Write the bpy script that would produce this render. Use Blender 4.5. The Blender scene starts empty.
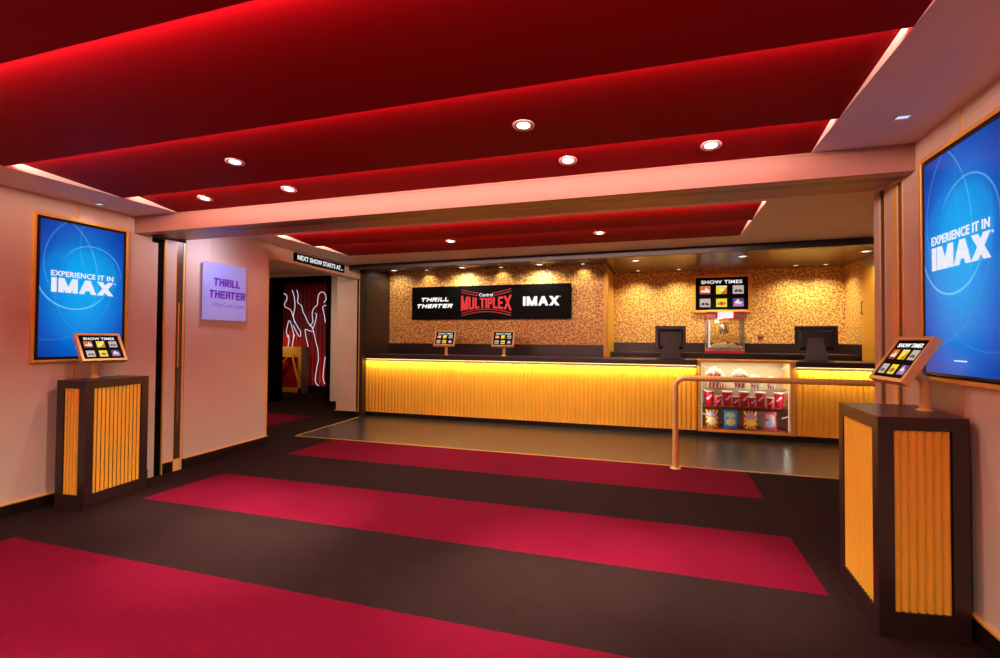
import bpy, bmesh, math, random
from mathutils import Vector, Matrix
random.seed(7)
PI = math.pi
SC = bpy.context.scene
COL = SC.collection

# ------------------------------------------------------------------ helpers
class MB:
    """collects shapes and links them as ONE mesh object"""
    def __init__(s):
        s.v = []; s.f = []; s.m = []; s.sm = []; s.X = None
    def add(s, vs, fs, mi=0, smooth=False):
        o = len(s.v)
        for p in vs:
            p = Vector(p)
            s.v.append(s.X @ p if s.X is not None else p)
        for f in fs:
            s.f.append([o + i for i in f]); s.m.append(mi); s.sm.append(smooth)
        return s
    def box(s, x0, x1, y0, y1, z0, z1, mi=0):
        vs = [(x, y, z) for z in (z0, z1) for x, y in ((x0, y0), (x1, y0), (x1, y1), (x0, y1))]
        fs = [(3, 2, 1, 0), (4, 5, 6, 7), (0, 1, 5, 4), (1, 2, 6, 5), (2, 3, 7, 6), (3, 0, 4, 7)]
        return s.add(vs, fs, mi)
    def prism(s, poly, z0, z1, mi=0):
        """poly: ccw list of (x,y)"""
        n = len(poly)
        vs = [(x, y, z0) for x, y in poly] + [(x, y, z1) for x, y in poly]
        fs = [tuple(reversed(range(n))), tuple(range(n, 2 * n))]
        fs += [(i, (i + 1) % n, n + (i + 1) % n, n + i) for i in range(n)]
        return s.add(vs, fs, mi)
    def extr(s, poly, axis, a0, a1, mi=0):
        """poly in the two other axes, extruded along axis (0 = x, poly is (y,z); 1 = y, poly is (x,z))"""
        def P(u, v, a):
            return (a, u, v) if axis == 0 else (u, a, v)
        n = len(poly)
        vs = [P(u, v, a0) for u, v in poly] + [P(u, v, a1) for u, v in poly]
        fs = [tuple(reversed(range(n))), tuple(range(n, 2 * n))]
        fs += [(i, (i + 1) % n, n + (i + 1) % n, n + i) for i in range(n)]
        return s.add(vs, fs, mi)
    def tube(s, pts, r, n=12, mi=0, caps=True):
        pts = [Vector(p) for p in pts]
        rings = []
        up = None
        for i, p in enumerate(pts):
            a = pts[max(i - 1, 0)]; b = pts[min(i + 1, len(pts) - 1)]
            t = (b - a).normalized()
            if up is None:
                up = Vector((0, 0, 1)) if abs(t.z) < .9 else Vector((1, 0, 0))
            e1 = (up - t * up.dot(t)).normalized(); e2 = t.cross(e1); up = e1
            rr = r[i] if isinstance(r, (list, tuple)) else r
            rings.append([p + e1 * rr * math.cos(2 * PI * k / n) + e2 * rr * math.sin(2 * PI * k / n) for k in range(n)])
        vs = [q for ring in rings for q in ring]
        fs = []
        for i in range(len(rings) - 1):
            for k in range(n):
                fs.append((i * n + k, i * n + (k + 1) % n, (i + 1) * n + (k + 1) % n, (i + 1) * n + k))
        s.add(vs, fs, mi, True)
        if caps:
            s.add(rings[0], [tuple(reversed(range(n)))], mi); s.add(rings[-1], [tuple(range(n))], mi)
        return s
    def lathe(s, prof, n=24, c=(0, 0, 0), mi=0, squash=1.0, smooth=True):
        """prof: list of (r,z) from bottom to top"""
        vs = []; fs = []
        for r, z in prof:
            for k in range(n):
                a = 2 * PI * k / n
                vs.append((c[0] + r * math.cos(a), c[1] + r * math.sin(a) * squash, c[2] + z))
        for i in range(len(prof) - 1):
            for k in range(n):
                fs.append((i * n + k, i * n + (k + 1) % n, (i + 1) * n + (k + 1) % n, (i + 1) * n + k))
        s.add(vs, fs, mi, smooth)
        if prof[0][0] > 1e-5: s.add(vs[:n], [tuple(reversed(range(n)))], mi)
        if prof[-1][0] > 1e-5: s.add(vs[-n:], [tuple(range(n))], mi)
        return s
    def ball(s, c, r, mi=0, seg=7, rings=5, jit=0.0):
        prof = [(max(1e-6, r * math.sin(PI * i / rings)), -r * math.cos(PI * i / rings)) for i in range(rings + 1)]
        vs = []; fs = []
        for pr, pz in prof:
            for k in range(seg):
                a = 2 * PI * k / seg; j = 1 + random.uniform(-jit, jit)
                vs.append((c[0] + pr * math.cos(a) * j, c[1] + pr * math.sin(a) * j, c[2] + pz * j))
        for i in range(rings):
            for k in range(seg):
                fs.append((i * seg + k, i * seg + (k + 1) % seg, (i + 1) * seg + (k + 1) % seg, (i + 1) * seg + k))
        return s.add(vs, fs, mi, True)
    def build(s, name, mat, parent=None, bevel=0):
        me = bpy.data.meshes.new(name)
        me.from_pydata([tuple(v) for v in s.v], [], s.f)
        for m in (mat if isinstance(mat, (list, tuple)) else [mat]):
            me.materials.append(m)
        me.polygons.foreach_set('material_index', s.m)
        me.polygons.foreach_set('use_smooth', s.sm)
        me.update()
        o = bpy.data.objects.new(name, me); COL.objects.link(o)
        if parent is not None: o.parent = parent
        if bevel:
            b = o.modifiers.new('bevel', 'BEVEL'); b.width = bevel; b.segments = 2
            b.limit_method = 'ANGLE'; b.angle_limit = math.radians(50)
        return o

def tag(o, label, cat, group=None):
    o['label'] = label; o['category'] = cat
    if group: o['group'] = group
    return o
def thing(name, label, cat, loc=(0, 0, 0), rz=0.0, group=None):
    o = bpy.data.objects.new(name, None); COL.objects.link(o)
    o.location = loc; o.rotation_euler = (0, 0, rz); o.empty_display_size = .1
    return tag(o, label, cat, group)
def struct(name, mb, mat, bevel=0):
    o = mb.build(name, mat, None, bevel); o['kind'] = 'structure'
    return o
def dup(root, loc, rz, label, group=None):
    r = root.copy(); COL.objects.link(r); r.location = loc; r.rotation_euler = (0, 0, rz); r['label'] = label
    if group: r['group'] = group
    for ch in list(root.children):
        c = ch.copy(); COL.objects.link(c); c.parent = r
        for g in list(ch.children):
            d = g.copy(); COL.objects.link(d); d.parent = c
    return r

# ------------------------------------------------------------------ materials
class N:
    """tiny node expression builder"""
    def __init__(s, name):
        s.mat = bpy.data.materials.new(name); s.mat.use_nodes = True
        s.t = s.mat.node_tree; s.bsdf = s.t.nodes['Principled BSDF']
    def node(s, kind, **kw):
        n = s.t.nodes.new(kind)
        for k, v in kw.items(): setattr(n, k, v)
        return n
    def link(s, a, b): s.t.links.new(a, b)
    def put(s, sock, v):
        if isinstance(v, bpy.types.NodeSocket): s.link(v, sock)
        elif v is not None:
            if hasattr(sock.default_value, '__len__') and len(sock.default_value) == 4 and len(v) == 3: v = (*v, 1)
            sock.default_value = v
    def m(s, op, a, b=None, c=None):
        n = s.node('ShaderNodeMath', operation=op)
        for i, v in enumerate((a, b, c)):
            if v is not None: s.put(n.inputs[i], v)
        return n.outputs[0]
    def sep(s, v):
        n = s.node('ShaderNodeSeparateXYZ'); s.link(v, n.inputs[0]); return n.outputs
    def comb(s, x, y, z):
        n = s.node('ShaderNodeCombineXYZ')
        for i, v in enumerate((x, y, z)): s.put(n.inputs[i], v)
        return n.outputs[0]
    def mix(s, f, a, b):
        n = s.node('ShaderNodeMix', data_type='RGBA')
        s.put(n.inputs[0], f); s.put(n.inputs[6], a); s.put(n.inputs[7], b)
        return n.outputs[2]
    def coord(s, which='Object'): return s.node('ShaderNodeTexCoord').outputs[which]
    def pos(s): return s.node('ShaderNodeNewGeometry').outputs['Position']
    def noise(s, vec, scale, detail=2, rough=.5):
        n = s.node('ShaderNodeTexNoise'); s.link(vec, n.inputs['Vector'])
        n.inputs['Scale'].default_value = scale; n.inputs['Detail'].default_value = detail; n.inputs['Roughness'].default_value = rough
        return n.outputs['Fac']
    def step(s, v, lo, hi):   # smoothstep-ish ramp, clamped
        n = s.node('ShaderNodeMapRange', interpolation_type='SMOOTHSTEP')
        s.put(n.inputs[0], v); n.inputs[1].default_value = lo; n.inputs[2].default_value = hi
        n.inputs[3].default_value = 0; n.inputs[4].default_value = 1
        return n.outputs[0]
    def bump(s, h, strength, dist=.01):
        n = s.node('ShaderNodeBump'); n.inputs['Strength'].default_value = strength; n.inputs['Distance'].default_value = dist
        s.link(h, n.inputs['Height']); s.link(n.outputs[0], s.bsdf.inputs['Normal'])
    def set(s, col=None, rough=.5, metal=0.0, emit=None, es=0.0, spec=None, trans=None):
        b = s.bsdf
        if col is not None: s.put(b.inputs['Base Color'], col)
        s.put(b.inputs['Roughness'], rough); s.put(b.inputs['Metallic'], metal)
        if emit is not None:
            s.put(b.inputs['Emission Color'], emit); s.put(b.inputs['Emission Strength'], es)
        if spec is not None: b.inputs['Specular IOR Level'].default_value = spec
        if trans is not None: b.inputs['Transmission Weight'].default_value = trans
        return s.mat

def paint(name, col, rough=.5, var=.06, scale=6, metal=0.0, bump=0.0, spec=None, bscale=200):
    n = N(name); p = n.pos()
    f = n.noise(p, scale, 3)
    a = tuple(c * (1 - var) for c in col); b = tuple(min(1, c * (1 + var)) for c in col)
    c = n.mix(f, a, b)
    if bump: n.bump(n.noise(p, bscale, 2), bump, .004)
    return n.set(c, rough, metal, spec=spec)
def glow(name, col, s, base=(0, 0, 0)):
    return N(name).set(base, .4, 0, col, s)

M = {}
M['wall'] = paint('warm_cream_wall', (.67, .53, .405), .42, .03, 3, bump=.03, spec=.4)
M['header'] = paint('header_with_red_bounce', (.38, .17, .12), .42, .05, 3, bump=.05, spec=.4)  # red bounce light mixed into the colour of the wall paint
M['soffit'] = paint('cream_soffit', (.78, .60, .50), .5, .03, 3)
M['red'] = paint('red_ceiling', (.235, .0015, .004), .55, .04, 2, spec=.03)
M['black'] = paint('black_paint', (.0025, .002, .002), .7, .1, 5, spec=.05)
M['base'] = paint('black_baseboard', (.010, .006, .005), .35, .1, 8)
M['wood'] = paint('dark_brown_laminate', (.028, .014, .013), .32, .12, 9)
M['brownwall'] = paint('dark_brown_panel', (.045, .022, .014), .35, .12, 5)
M['gold'] = paint('gold_trim', (.88, .45, .08), .35, .06, 7, metal=.2)
M['copper'] = paint('copper_frame', (.92, .56, .18), .38, .05, 7, metal=.1)
M['flute'] = paint('golden_fluted_panel', (.92, .48, .045), .38, .05, 5, spec=.4)
M['fluteo'] = M['flute']
M['brass'] = paint('brushed_brass', (.78, .34, .12), .26, .06, 40, metal=.8)
M['dkmetal'] = paint('dark_metal_track', (.12, .085, .06), .38, .05, 12, metal=.6)
M['strip'] = paint('dark_grey_strip', (.03, .027, .024), .4, .1, 6, metal=.2)
M['grey'] = paint('grey_jamb', (.12, .085, .08), .4, .1, 6)
M['chrome'] = paint('chrome', (.75, .72, .7), .15, .03, 9, metal=.9)
M['screenblack'] = paint('black_screen', (.002, .002, .002), .6, .1, 5, spec=.08)
M['monitor'] = paint('black_plastic', (.004, .0036, .004), .4, .1, 12)
M['redplastic'] = paint('red_plastic', (.62, .02, .02), .3, .05, 6)
M['white'] = paint('white_card', (.85, .8, .76), .5, .03, 9)
M['popcorn'] = paint('popcorn', (.92, .84, .62), .7, .12, 40)
M['cup'] = paint('crimson_cup', (.70, .012, .07), .3, .06, 8)
M['shelfwood'] = paint('brown_shelf', (.20, .055, .03), .4, .1, 8)
M['caseback'] = paint('beige_case_back', (.50, .42, .28), .6, .04, 4)
M['casefloor'] = paint('rust_case_floor', (.42, .12, .06), .5, .06, 5)
M['yellow'] = paint('yellow_door_paint', (.85, .42, .03), .4, .04, 3)
M['w_text'] = glow('white_lettering', (1, 1, 1), 1.0)
M['lav_text'] = glow('poster_lettering', (.85, .87, 1.0), .95)
M['logo_red'] = glow('red_logo', (.95, .03, .03), .85)
M['logo_dark'] = glow('dark_red_logo', (.42, .01, .015), .8)
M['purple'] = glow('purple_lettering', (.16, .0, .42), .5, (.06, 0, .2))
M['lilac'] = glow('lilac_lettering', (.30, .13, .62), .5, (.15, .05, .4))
M['lens'] = glow('lamp_lens', (1, .95, .9), 5)
M['lens2'] = glow('lamp_lens_small', (1, .95, .9), 2.2)
M['bluelens'] = glow('blue_lamp_lens', (.60, .74, 1), 1.0)
M['neon'] = glow('neon_tube', (.82, .85, 1), .95)
M['led'] = glow('warm_led', (1, .80, .25), 1.2)
M['tube'] = glow('white_tube', (1, .93, .8), .85)
M['ring'] = paint('pink_lamp_ring', (.75, .42, .36), .3, .05, 9, metal=.3)
M['gwall'] = paint('gallery_red_wall', (.40, .004, .006), .35, .1, 3)
M['gceil'] = paint('gallery_dark', (.05, .003, .004), .5, .1, 3)
M['taupe'] = paint('taupe_panel', (.13, .08, .065), .5, .06, 4)

def carpet():
    n = N('striped_carpet'); p = n.pos(); s = n.sep(p)
    def rng(v, a, b): return n.m('MULTIPLY', n.m('GREATER_THAN', v, a), n.m('LESS_THAN', v, b))
    ys = None
    for a, b in ((5.461, 6.56), (3.523, 4.469), (1.55, 2.535), (-.42, .56), (-2.4, -1.4)):
        r = rng(s[1], a, b); ys = r if ys is None else n.m('ADD', ys, r)
    st = n.m('MULTIPLY', ys, rng(s[0], -4.726, .993))
    hall = n.m('MULTIPLY', rng(s[0], -12, -6.52), rng(s[1], 7.0, 8.27))
    st = n.m('ADD', st, hall)
    fine = n.noise(p, 160, 2, .7); mid = n.noise(p, 9, 3, .6)
    fac = n.m('ADD', n.m('MULTIPLY', fine, .9), n.m('MULTIPLY', mid, .10))
    dark = n.mix(n.step(fac, .35, .65), (.010, .0042, .0038), (.028, .0122, .0108))
    red = n.mix(n.step(fac, .35, .65), (.08, .0011, .0075), (.15, .004, .019))
    n.bump(fine, .35, .006)
    return n.set(n.mix(st, dark, red), .9, spec=.03)
M['carpet'] = carpet()

def tiles():
    n = N('dark_floor_tile'); p = n.pos(); s = n.sep(p)
    def line(v, per):
        f = n.m('FRACT', n.m('DIVIDE', v, per)); return n.m('LESS_THAN', f, .012)
    g = n.m('MAXIMUM', line(s[0], .6), line(s[1], .6))
    c = n.mix(n.noise(p, 4, 3), (.026, .021, .018), (.045, .035, .028))
    return n.set(n.mix(g, c, (.03, .02, .015)), .27, spec=.6)
M['tile'] = tiles()

def mosaic():
    n = N('gold_fleck_wallcovering'); p = n.coord('Object')
    s = n.sep(p)
    x = n.m('ADD', s[0], s[1])          # runs along the wall whichever way it faces
    warp = n.noise(p, 7, 2)
    def layer(scale, off, ln, wd):
        v = n.comb(n.m('ADD', n.m('MULTIPLY', x, scale), off), n.m('MULTIPLY', s[2], scale), 0.0)
        vo = n.node('ShaderNodeTexVoronoi', voronoi_dimensions='2D'); vo.inputs['Scale'].default_value = 1.0
        n.link(v, vo.inputs['Vector'])
        d = n.node('ShaderNodeVectorMath', operation='SUBTRACT')
        n.link(v, d.inputs[0]); n.link(vo.outputs['Position'], d.inputs[1])
        ds = n.sep(d.outputs[0]); cr = n.sep(vo.outputs['Color'])
        a = n.m('ADD', n.m('MULTIPLY', cr[0], 6.283), n.m('MULTIPLY', warp, 2.0))
        ca = n.m('COSINE', a); sa = n.m('SINE', a)
        u = n.m('ADD', n.m('MULTIPLY', ds[0], ca), n.m('MULTIPLY', ds[1], sa))
        w = n.m('SUBTRACT', n.m('MULTIPLY', ds[1], ca), n.m('MULTIPLY', ds[0], sa))
        w = n.m('ADD', w, n.m('MULTIPLY', n.m('MULTIPLY', u, u), .5))
        return n.m('MULTIPLY', n.m('LESS_THAN', n.m('ABSOLUTE', u), ln), n.m('LESS_THAN', n.m('ABSOLUTE', w), wd))
    f = n.m('MAXIMUM', layer(18, 0, .38, .14), layer(15, 17.3, .40, .12))
    base = n.mix(n.noise(p, 14, 3), (.84, .48, .10), (.98, .66, .17))
    return n.set(n.mix(f, base, (.38, .12, .045)), .5, .0)
M['mosaic'] = mosaic()

def poster():
    n = N('blue_swirl_screen'); s = n.sep(n.coord('Object')); u, v = s[0], s[2]
    def dist(cx, cy, sy=1.0):
        a = n.m('SUBTRACT', u, cx); b = n.m('MULTIPLY', n.m('SUBTRACT', v, cy), sy)
        return n.m('SQRT', n.m('ADD', n.m('MULTIPLY', a, a), n.m('MULTIPLY', b, b)))
    r = dist(.0, -.02, .62)
    c = n.mix(n.step(r, .04, .44), (.0, .36, .90), (.0, .10, .58))
    c = n.mix(n.step(r, .30, .62), c, (.0, .022, .24))
    disc = n.m('SUBTRACT', 1, n.step(dist(.07, .17), .20, .275))
    c = n.mix(n.m('MULTIPLY', disc, .28), c, (.0, .52, 1.0))
    disc = n.m('SUBTRACT', 1, n.step(dist(-.08, .13), .24, .315))
    c = n.mix(n.m('MULTIPLY', disc, .18), c, (.0, .45, 1.0))
    for cx, cy, sy, rad, wd, k, ang in ((.07, .17, 1, .27, .004, .4, 1.3), (.05, .25, .85, .385, .004, .2, 2.6), (-.08, .13, 1, .31, .005, .65, 4.5),
                                        (-.28, .15, .9, .56, .003, .12, 5.4), (.25, 0, 1, .50, .003, .12, 4.1), (.30, .45, .7, .34, .003, .12, 3.4), (-.3, .1, .7, .42, .003, .3, .6)):
        d = n.m('ABSOLUTE', n.m('SUBTRACT', dist(cx, cy, sy), rad))
        line = n.m('SUBTRACT', 1, n.step(d, 0.0, wd * 2.2))
        an = n.m('ARCTAN2', n.m('SUBTRACT', v, cy), n.m('SUBTRACT', u, cx))
        vis = n.step(n.m('COSINE', n.m('SUBTRACT', an, ang)), -.1, .9)
        c = n.mix(n.m('MULTIPLY', n.m('MULTIPLY', line, vis), k), c, (.25, .80, 1.0))
    return n.set((0, 0, 0), .3, 0, c, .95, spec=.2)
M['poster'] = poster()

def brushed():
    n = N('brushed_lavender_panel'); s = n.sep(n.coord('Object'))
    v = n.comb(n.m('MULTIPLY', s[0], 3), n.m('MULTIPLY', s[1], 3), n.m('MULTIPLY', s[2], 160))
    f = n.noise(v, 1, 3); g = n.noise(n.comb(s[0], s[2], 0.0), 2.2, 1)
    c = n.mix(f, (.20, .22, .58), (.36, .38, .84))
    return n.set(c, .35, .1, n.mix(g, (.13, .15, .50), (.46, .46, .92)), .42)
M['brushed'] = brushed()

def bag(name, a, b, centre, lower, rays=True):
    n = N(name); s = n.sep(n.coord('Generated')); u = n.m('SUBTRACT', s[0], .5); v = n.m('SUBTRACT', s[2], .45)
    if rays:
        an = n.m('ARCTAN2', v, u)
        f = n.m('GREATER_THAN', n.m('SINE', n.m('MULTIPLY', an, 11)), 0)
        c = n.mix(f, a, b)
    else:
        c = n.mix(n.m('GREATER_THAN', n.noise(n.coord('Generated'), 4, 1), .55), a, b)
    def ell(cy, rx, ry):
        x = n.m('DIVIDE', u, rx); y = n.m('DIVIDE', n.m('SUBTRACT', v, cy), ry)
        return n.m('LESS_THAN', n.m('ADD', n.m('MULTIPLY', x, x), n.m('MULTIPLY', y, y)), 1)
    c = n.mix(ell(.22, .34, .14), c, centre); c = n.mix(ell(-.14, .36, .2), c, lower)
    return n.set(c, .3, 0, c, .12)  # faint glow in the print's own colours added to the bag
M['bag_cream'] = bag('snack_bag_cream', (.75, .02, .02), (.95, .68, .05), (.55, .42, .72), (.9, .78, .45))
M['bag_blue'] = bag('snack_bag_blue', (.03, .30, .78), (.05, .42, .85), (.55, .72, .30), (.92, .78, .35), False)
M['bag_sun'] = bag('snack_bag_sunburst', (.78, .02, .02), (.98, .72, .06), (.62, .40, .72), (.98, .78, .12))
M['bag_pink'] = bag('snack_bag_pink', (.72, .09, .14), (.80, .14, .18), (.65, .55, .60), (.45, .62, .85), False)

def bucket_mat():
    n = N('striped_popcorn_box'); s = n.sep(n.coord('Object'))
    f = n.m('GREATER_THAN', n.m('SINE', n.m('MULTIPLY', n.m('ADD', s[0], s[1]), 110)), 0)
    return n.set(n.mix(f, (.88, .86, .84), (.75, .02, .02)), .45)
M['bucket'] = bucket_mat()

def glass():
    n = N('clear_glass'); t = n.t
    out = t.nodes['Material Output']
    tr = n.node('ShaderNodeBsdfTransparent'); tr.inputs[0].default_value = (.97, .98, .97, 1)
    gl = n.node('ShaderNodeBsdfGlossy'); gl.inputs['Roughness'].default_value = .06; gl.inputs['Color'].default_value = (1, 1, 1, 1)
    fr = n.node('ShaderNodeFresnel'); fr.inputs[0].default_value = 1.35
    mx = n.node('ShaderNodeMixShader'); n.link(fr.outputs[0], mx.inputs[0]); n.link(tr.outputs[0], mx.inputs[1]); n.link(gl.outputs[0], mx.inputs[2])
    n.link(mx.outputs[0], out.inputs['Surface'])
    return n.mat
M['glass'] = glass()

# little posters of the show-times screens
def scr(name, c): return glow(name, c, .85)
TM = [scr('tile_black', (.004, .004, .006)), scr('tile_orange', (.80, .16, .01)), scr('tile_yellow', (.98, .82, .01)), scr('tile_grey', (.62, .53, .45)),
      scr('tile_purple', (.16, .06, .22)), scr('tile_white', (.95, .85, .82)), scr('tile_dark', (.03, .02, .02)), scr('tile_red', (.78, .06, .02)),
      scr('tile_cream', (.98, .9, .55)), scr('tile_pink', (.55, .25, .55)), scr('tile_green', (.1, .35, .12)), scr('tile_rust', (.45, .04, .02))]

# ------------------------------------------------------------------ lettering
GL = {'A': [[(0, 0), (.5, 1), (1, 0)], [(.2, .33), (.8, .33)]],
      'I': [[(.5, 0), (.5, 1)]],
      'M': [[(0, 0), (0, 1)], [(.02, 1), (.5, 0)], [(.5, 0), (.98, 1)], [(1, 1), (1, 0)]],
      'X': [[(0, 0), (1, 1)], [(0, 1), (1, 0)]],
      'T': [[(0, 1), (1, 1)], [(.5, 1), (.5, 0)]],
      'H': [[(0, 0), (0, 1)], [(0, .5), (1, .5)], [(1, 0), (1, 1)]],
      'R': [[(0, 0), (0, 1), (1, 1), (1, .5), (0, .5)], [(.45, .5), (1, 0)]],
      'L': [[(0, 1), (0, 0), (1, 0)]],
      'E': [[(1, 1), (0, 1), (0, 0), (1, 0)], [(0, .5), (.8, .5)]],
      'U': [[(0, 1), (0, .15), (.2, 0), (.8, 0), (1, .15), (1, 1)]],
      'P': [[(0, 0), (0, 1), (.8, 1), (1, .85), (1, .6), (.8, .45), (0, .45)]],
      # rounded techno capitals
      't': [[(0, 1), (1, 1)], [(.4, 1), (.4, 0)]],
      'h': [[(0, 0), (0, 1)], [(0, .55), (1, .55)], [(1, 0), (1, 1)]],
      'r': [[(0, 0), (0, 1), (.85, 1), (1, .85), (1, .62), (.85, .5), (0, .5)], [(.5, .5), (1, 0)]],
      'l': [[(0, 1), (0, .15), (.15, 0), (1, 0)]],
      'e': [[(1, 1), (.25, 1), (0, .8), (0, .2), (.25, 0), (1, 0)], [(0, .52), (.85, .52)]],
      'a': [[(0, 0), (0, .75), (.25, 1), (1, 1), (1, 0)], [(0, .45), (1, .45)]],
      'i': [[(.5, 0), (.5, 1)]]}
def stroke_word(mb, word, widths, h, sw, gap, warp, mi=0, depth=.004):
    """letters from strokes; warp maps (u,v) in metres to a point of the plane (u,v); written in the xz plane, facing -y"""
    x = 0
    tot = sum(widths) + gap * (len(word) - 1)
    for ch, w in zip(word, widths):
        for line in GL[ch]:
            for (ax, ay), (bx, by) in zip(line, line[1:]):
                ww = max(w - sw, 0)
                hor = abs(by - ay) < .12
                vy = lambda q_: sw / 2 + q_ * (h - sw) if hor else (0 if q_ == 0 else h if q_ == 1 else sw / 2 + q_ * (h - sw))
                A = Vector((x + sw / 2 + ax * ww, vy(ay))); B = Vector((x + sw / 2 + bx * ww, vy(by)))
                if hor:
                    sg_ = 1 if B.x > A.x else -1
                    A.x -= sg_ * sw / 2; B.x += sg_ * sw / 2; q = Vector((0, sw / 2 * sg_))
                else:
                    d = (B - A).normalized(); q = Vector((-sw / 2 / max(abs(d.y), .6) * (1 if d.y > 0 else -1), 0))
                K = 4
                for k in range(K):
                    P0 = A.lerp(B, k / K); P1 = A.lerp(B, (k + 1) / K)
                    c = [warp((p.x - tot / 2, min(max(p.y, 0), h)), tot, h) for p in (P0 - q, P1 - q, P1 + q, P0 + q)]
                    vs = [(u, -depth, v) for u, v in c] + [(u, 0, v) for u, v in c]
                    mb.add(vs, [(0, 1, 2, 3), (7, 6, 5, 4), (0, 4, 5, 1), (1, 5, 6, 2), (2, 6, 7, 3), (3, 7, 4, 0)], mi)
        x += w + gap
    return tot
def plain(shear=0, ox=0, oz=0):
    return lambda p, t, h: (p[0] + shear * p[1] + ox, p[1] + oz)
def text(name, s, mat, parent, width, height, ox=0, oy=0, oz=0, bold=.0, shear=0.0, X=None, extr=.002):
    """Blender's own font turned into a mesh, fitted to width x height, centred, standing in the xz plane facing -y"""
    cu = bpy.data.curves.new(name, 'FONT'); cu.body = s; cu.align_x = 'LEFT'; cu.offset = bold; cu.extrude = .01; cu.shear = shear; cu.space_character = 1.0 + bold * 3; cu.resolution_u = 3
    ob = bpy.data.objects.new('tmp', cu)
    COL.objects.link(ob); bpy.context.view_layer.update()
    dg = bpy.context.evaluated_depsgraph_get()
    me = bpy.data.meshes.new_from_object(ob.evaluated_get(dg))
    COL.objects.unlink(ob); bpy.data.objects.remove(ob); bpy.data.curves.remove(cu)
    xs = [v.co.x for v in me.vertices]; ys = [v.co.y for v in me.vertices]
    x0, x1, y0, y1 = min(xs), max(xs), min(ys), max(ys)
    for v in me.vertices:
        p = Vector(((v.co.x - (x0 + x1) / 2) * width / (x1 - x0) + ox, oy - (v.co.z + .01) / .02 * extr, (v.co.y - (y0 + y1) / 2) * height / (y1 - y0) + oz))
        v.co = X @ p if X is not None else p
    me.materials.clear(); me.materials.append(mat); me.name = name
    o = bpy.data.objects.new(name, me); COL.objects.link(o); o.parent = parent
    return o

# ------------------------------------------------------------------ camera
f_px, yaw, pitch, roll, H = 495.7484, .3091, .0206, .0066, 1.55
c_, s_, cp, sp, cr, sr = math.cos(yaw), math.sin(yaw), math.cos(pitch), math.sin(pitch), math.cos(roll), math.sin(roll)
r0 = Vector((c_, s_, 0)); fw = Vector((-s_ * cp, c_ * cp, sp)); u0 = Vector((s_ * sp, -c_ * sp, cp))
R = r0 * cr + u0 * sr; U = u0 * cr - r0 * sr
cam = bpy.data.cameras.new('camera'); cam.sensor_width = 36; cam.lens = f_px * 36 / 1000; cam.clip_start = .05
co = bpy.data.objects.new('camera', cam); COL.objects.link(co)
mw = Matrix.Identity(4)
for i in range(3):
    mw[i][0] = R[i]; mw[i][1] = U[i]; mw[i][2] = -fw[i]
mw[2][3] = H
co.matrix_world = mw
SC.camera = co

# ================================================================== THE SETTING
ZS = 2.835          # soffit of the front room
ZB = 2.93           # soffit of the back room
ZC = 3.0            # ceiling over the counter
XL, XR = -4.726, .993
def leftX(y): return -5.33 - .065 * max(0, y - 4.3)     # the left wall leans out a little beyond the opening
YB = -2.6           # wall behind the viewer

struct('floor', MB().box(-12.5, 3.7, YB - .2, 12.3, -.1, 0), M['carpet'])
struct('floor.001', MB().prism([(-5.44, 6.51), (3.42, 6.51), (3.42, 8.75), (-5.6, 8.75), (-5.595, 8.46)], 0, .006), M['tile'])
struct('trim_1', MB().box(-5.45, 3.42, 6.495, 6.512, 0, .009).prism([(-5.46, 6.5), (-5.44, 6.5), (-5.585, 8.45), (-5.605, 8.45)], 0, .009), M['gold'])

# --- front room walls
struct('wall_left', MB().box(-5.48, -5.33, YB, 4.03, 0, ZS + .02), M['wall'])
struct('wall_right', MB().box(1.58, 1.73, YB, 4.012, 0, ZS + .02), M['wall'])
struct('wall_rear', MB().box(-5.48, 1.73, YB - .15, YB, 0, ZS + .3), M['wall'])
struct('baseboard_left', MB().box(-5.33, -5.312, YB, 4.02, 0, .1), M['base'])
struct('baseboard_right', MB().box(1.562, 1.58, YB, 3.97, 0, .12), M['base'])
struct('trim_2', MB().box(-5.33, -5.307, YB, 4.02, .1, .112), M['gold'])
struct('trim_3', MB().box(1.557, 1.58, YB, 3.97, .12, .132), M['gold'])
# thin gold seams in the walls, above and below the screens
struct('trim_4', MB().box(-5.33, -5.325, 3.285, 3.297, .112, 1.31).box(-5.33, -5.325, 3.285, 3.297, 2.68, ZS), M['gold'])
struct('trim_5', MB().box(1.575, 1.58, 3.325, 3.337, .132, 1.33).box(1.575, 1.58, 3.325, 3.337, 2.67, ZS), M['gold'])

# --- front ceiling: soffits round a recess hung with sloping red panels
struct('ceiling', MB().box(-5.48, XL, YB, 3.834, ZS, ZS + .35).box(XR, 1.73, YB, 3.834, ZS, ZS + .35), M['soffit'])
edges = [(YB, -1.42, .1), (-1.42, -.48, .1), (-.48, .50, .1), (.50, 1.487, .1), (1.487, 2.413, .075), (2.413, 3.29, .065), (3.29, 3.834, .075)]
def red_panel(name, y0, y1, rise, z, xl, xr, lap=.16, t=.028):
    k = rise / (y1 - y0); ya = y0 - lap
    sec = [(ya, z + rise + k * lap), (y1, z), (y1, z + t), (ya, z + rise + k * lap + t)]
    return struct(name, MB().extr(sec, 0, xl, xr), M['red'])
for i, (a, b, r) in enumerate(edges):
    red_panel('ceiling_panel', a, b, r, ZS, XL, XR, .12 if i else .0)
struct('ceiling.001', MB().box(XL, XR, YB, 3.834, ZS + .30, ZS + .34), M['soffit'])
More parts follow.
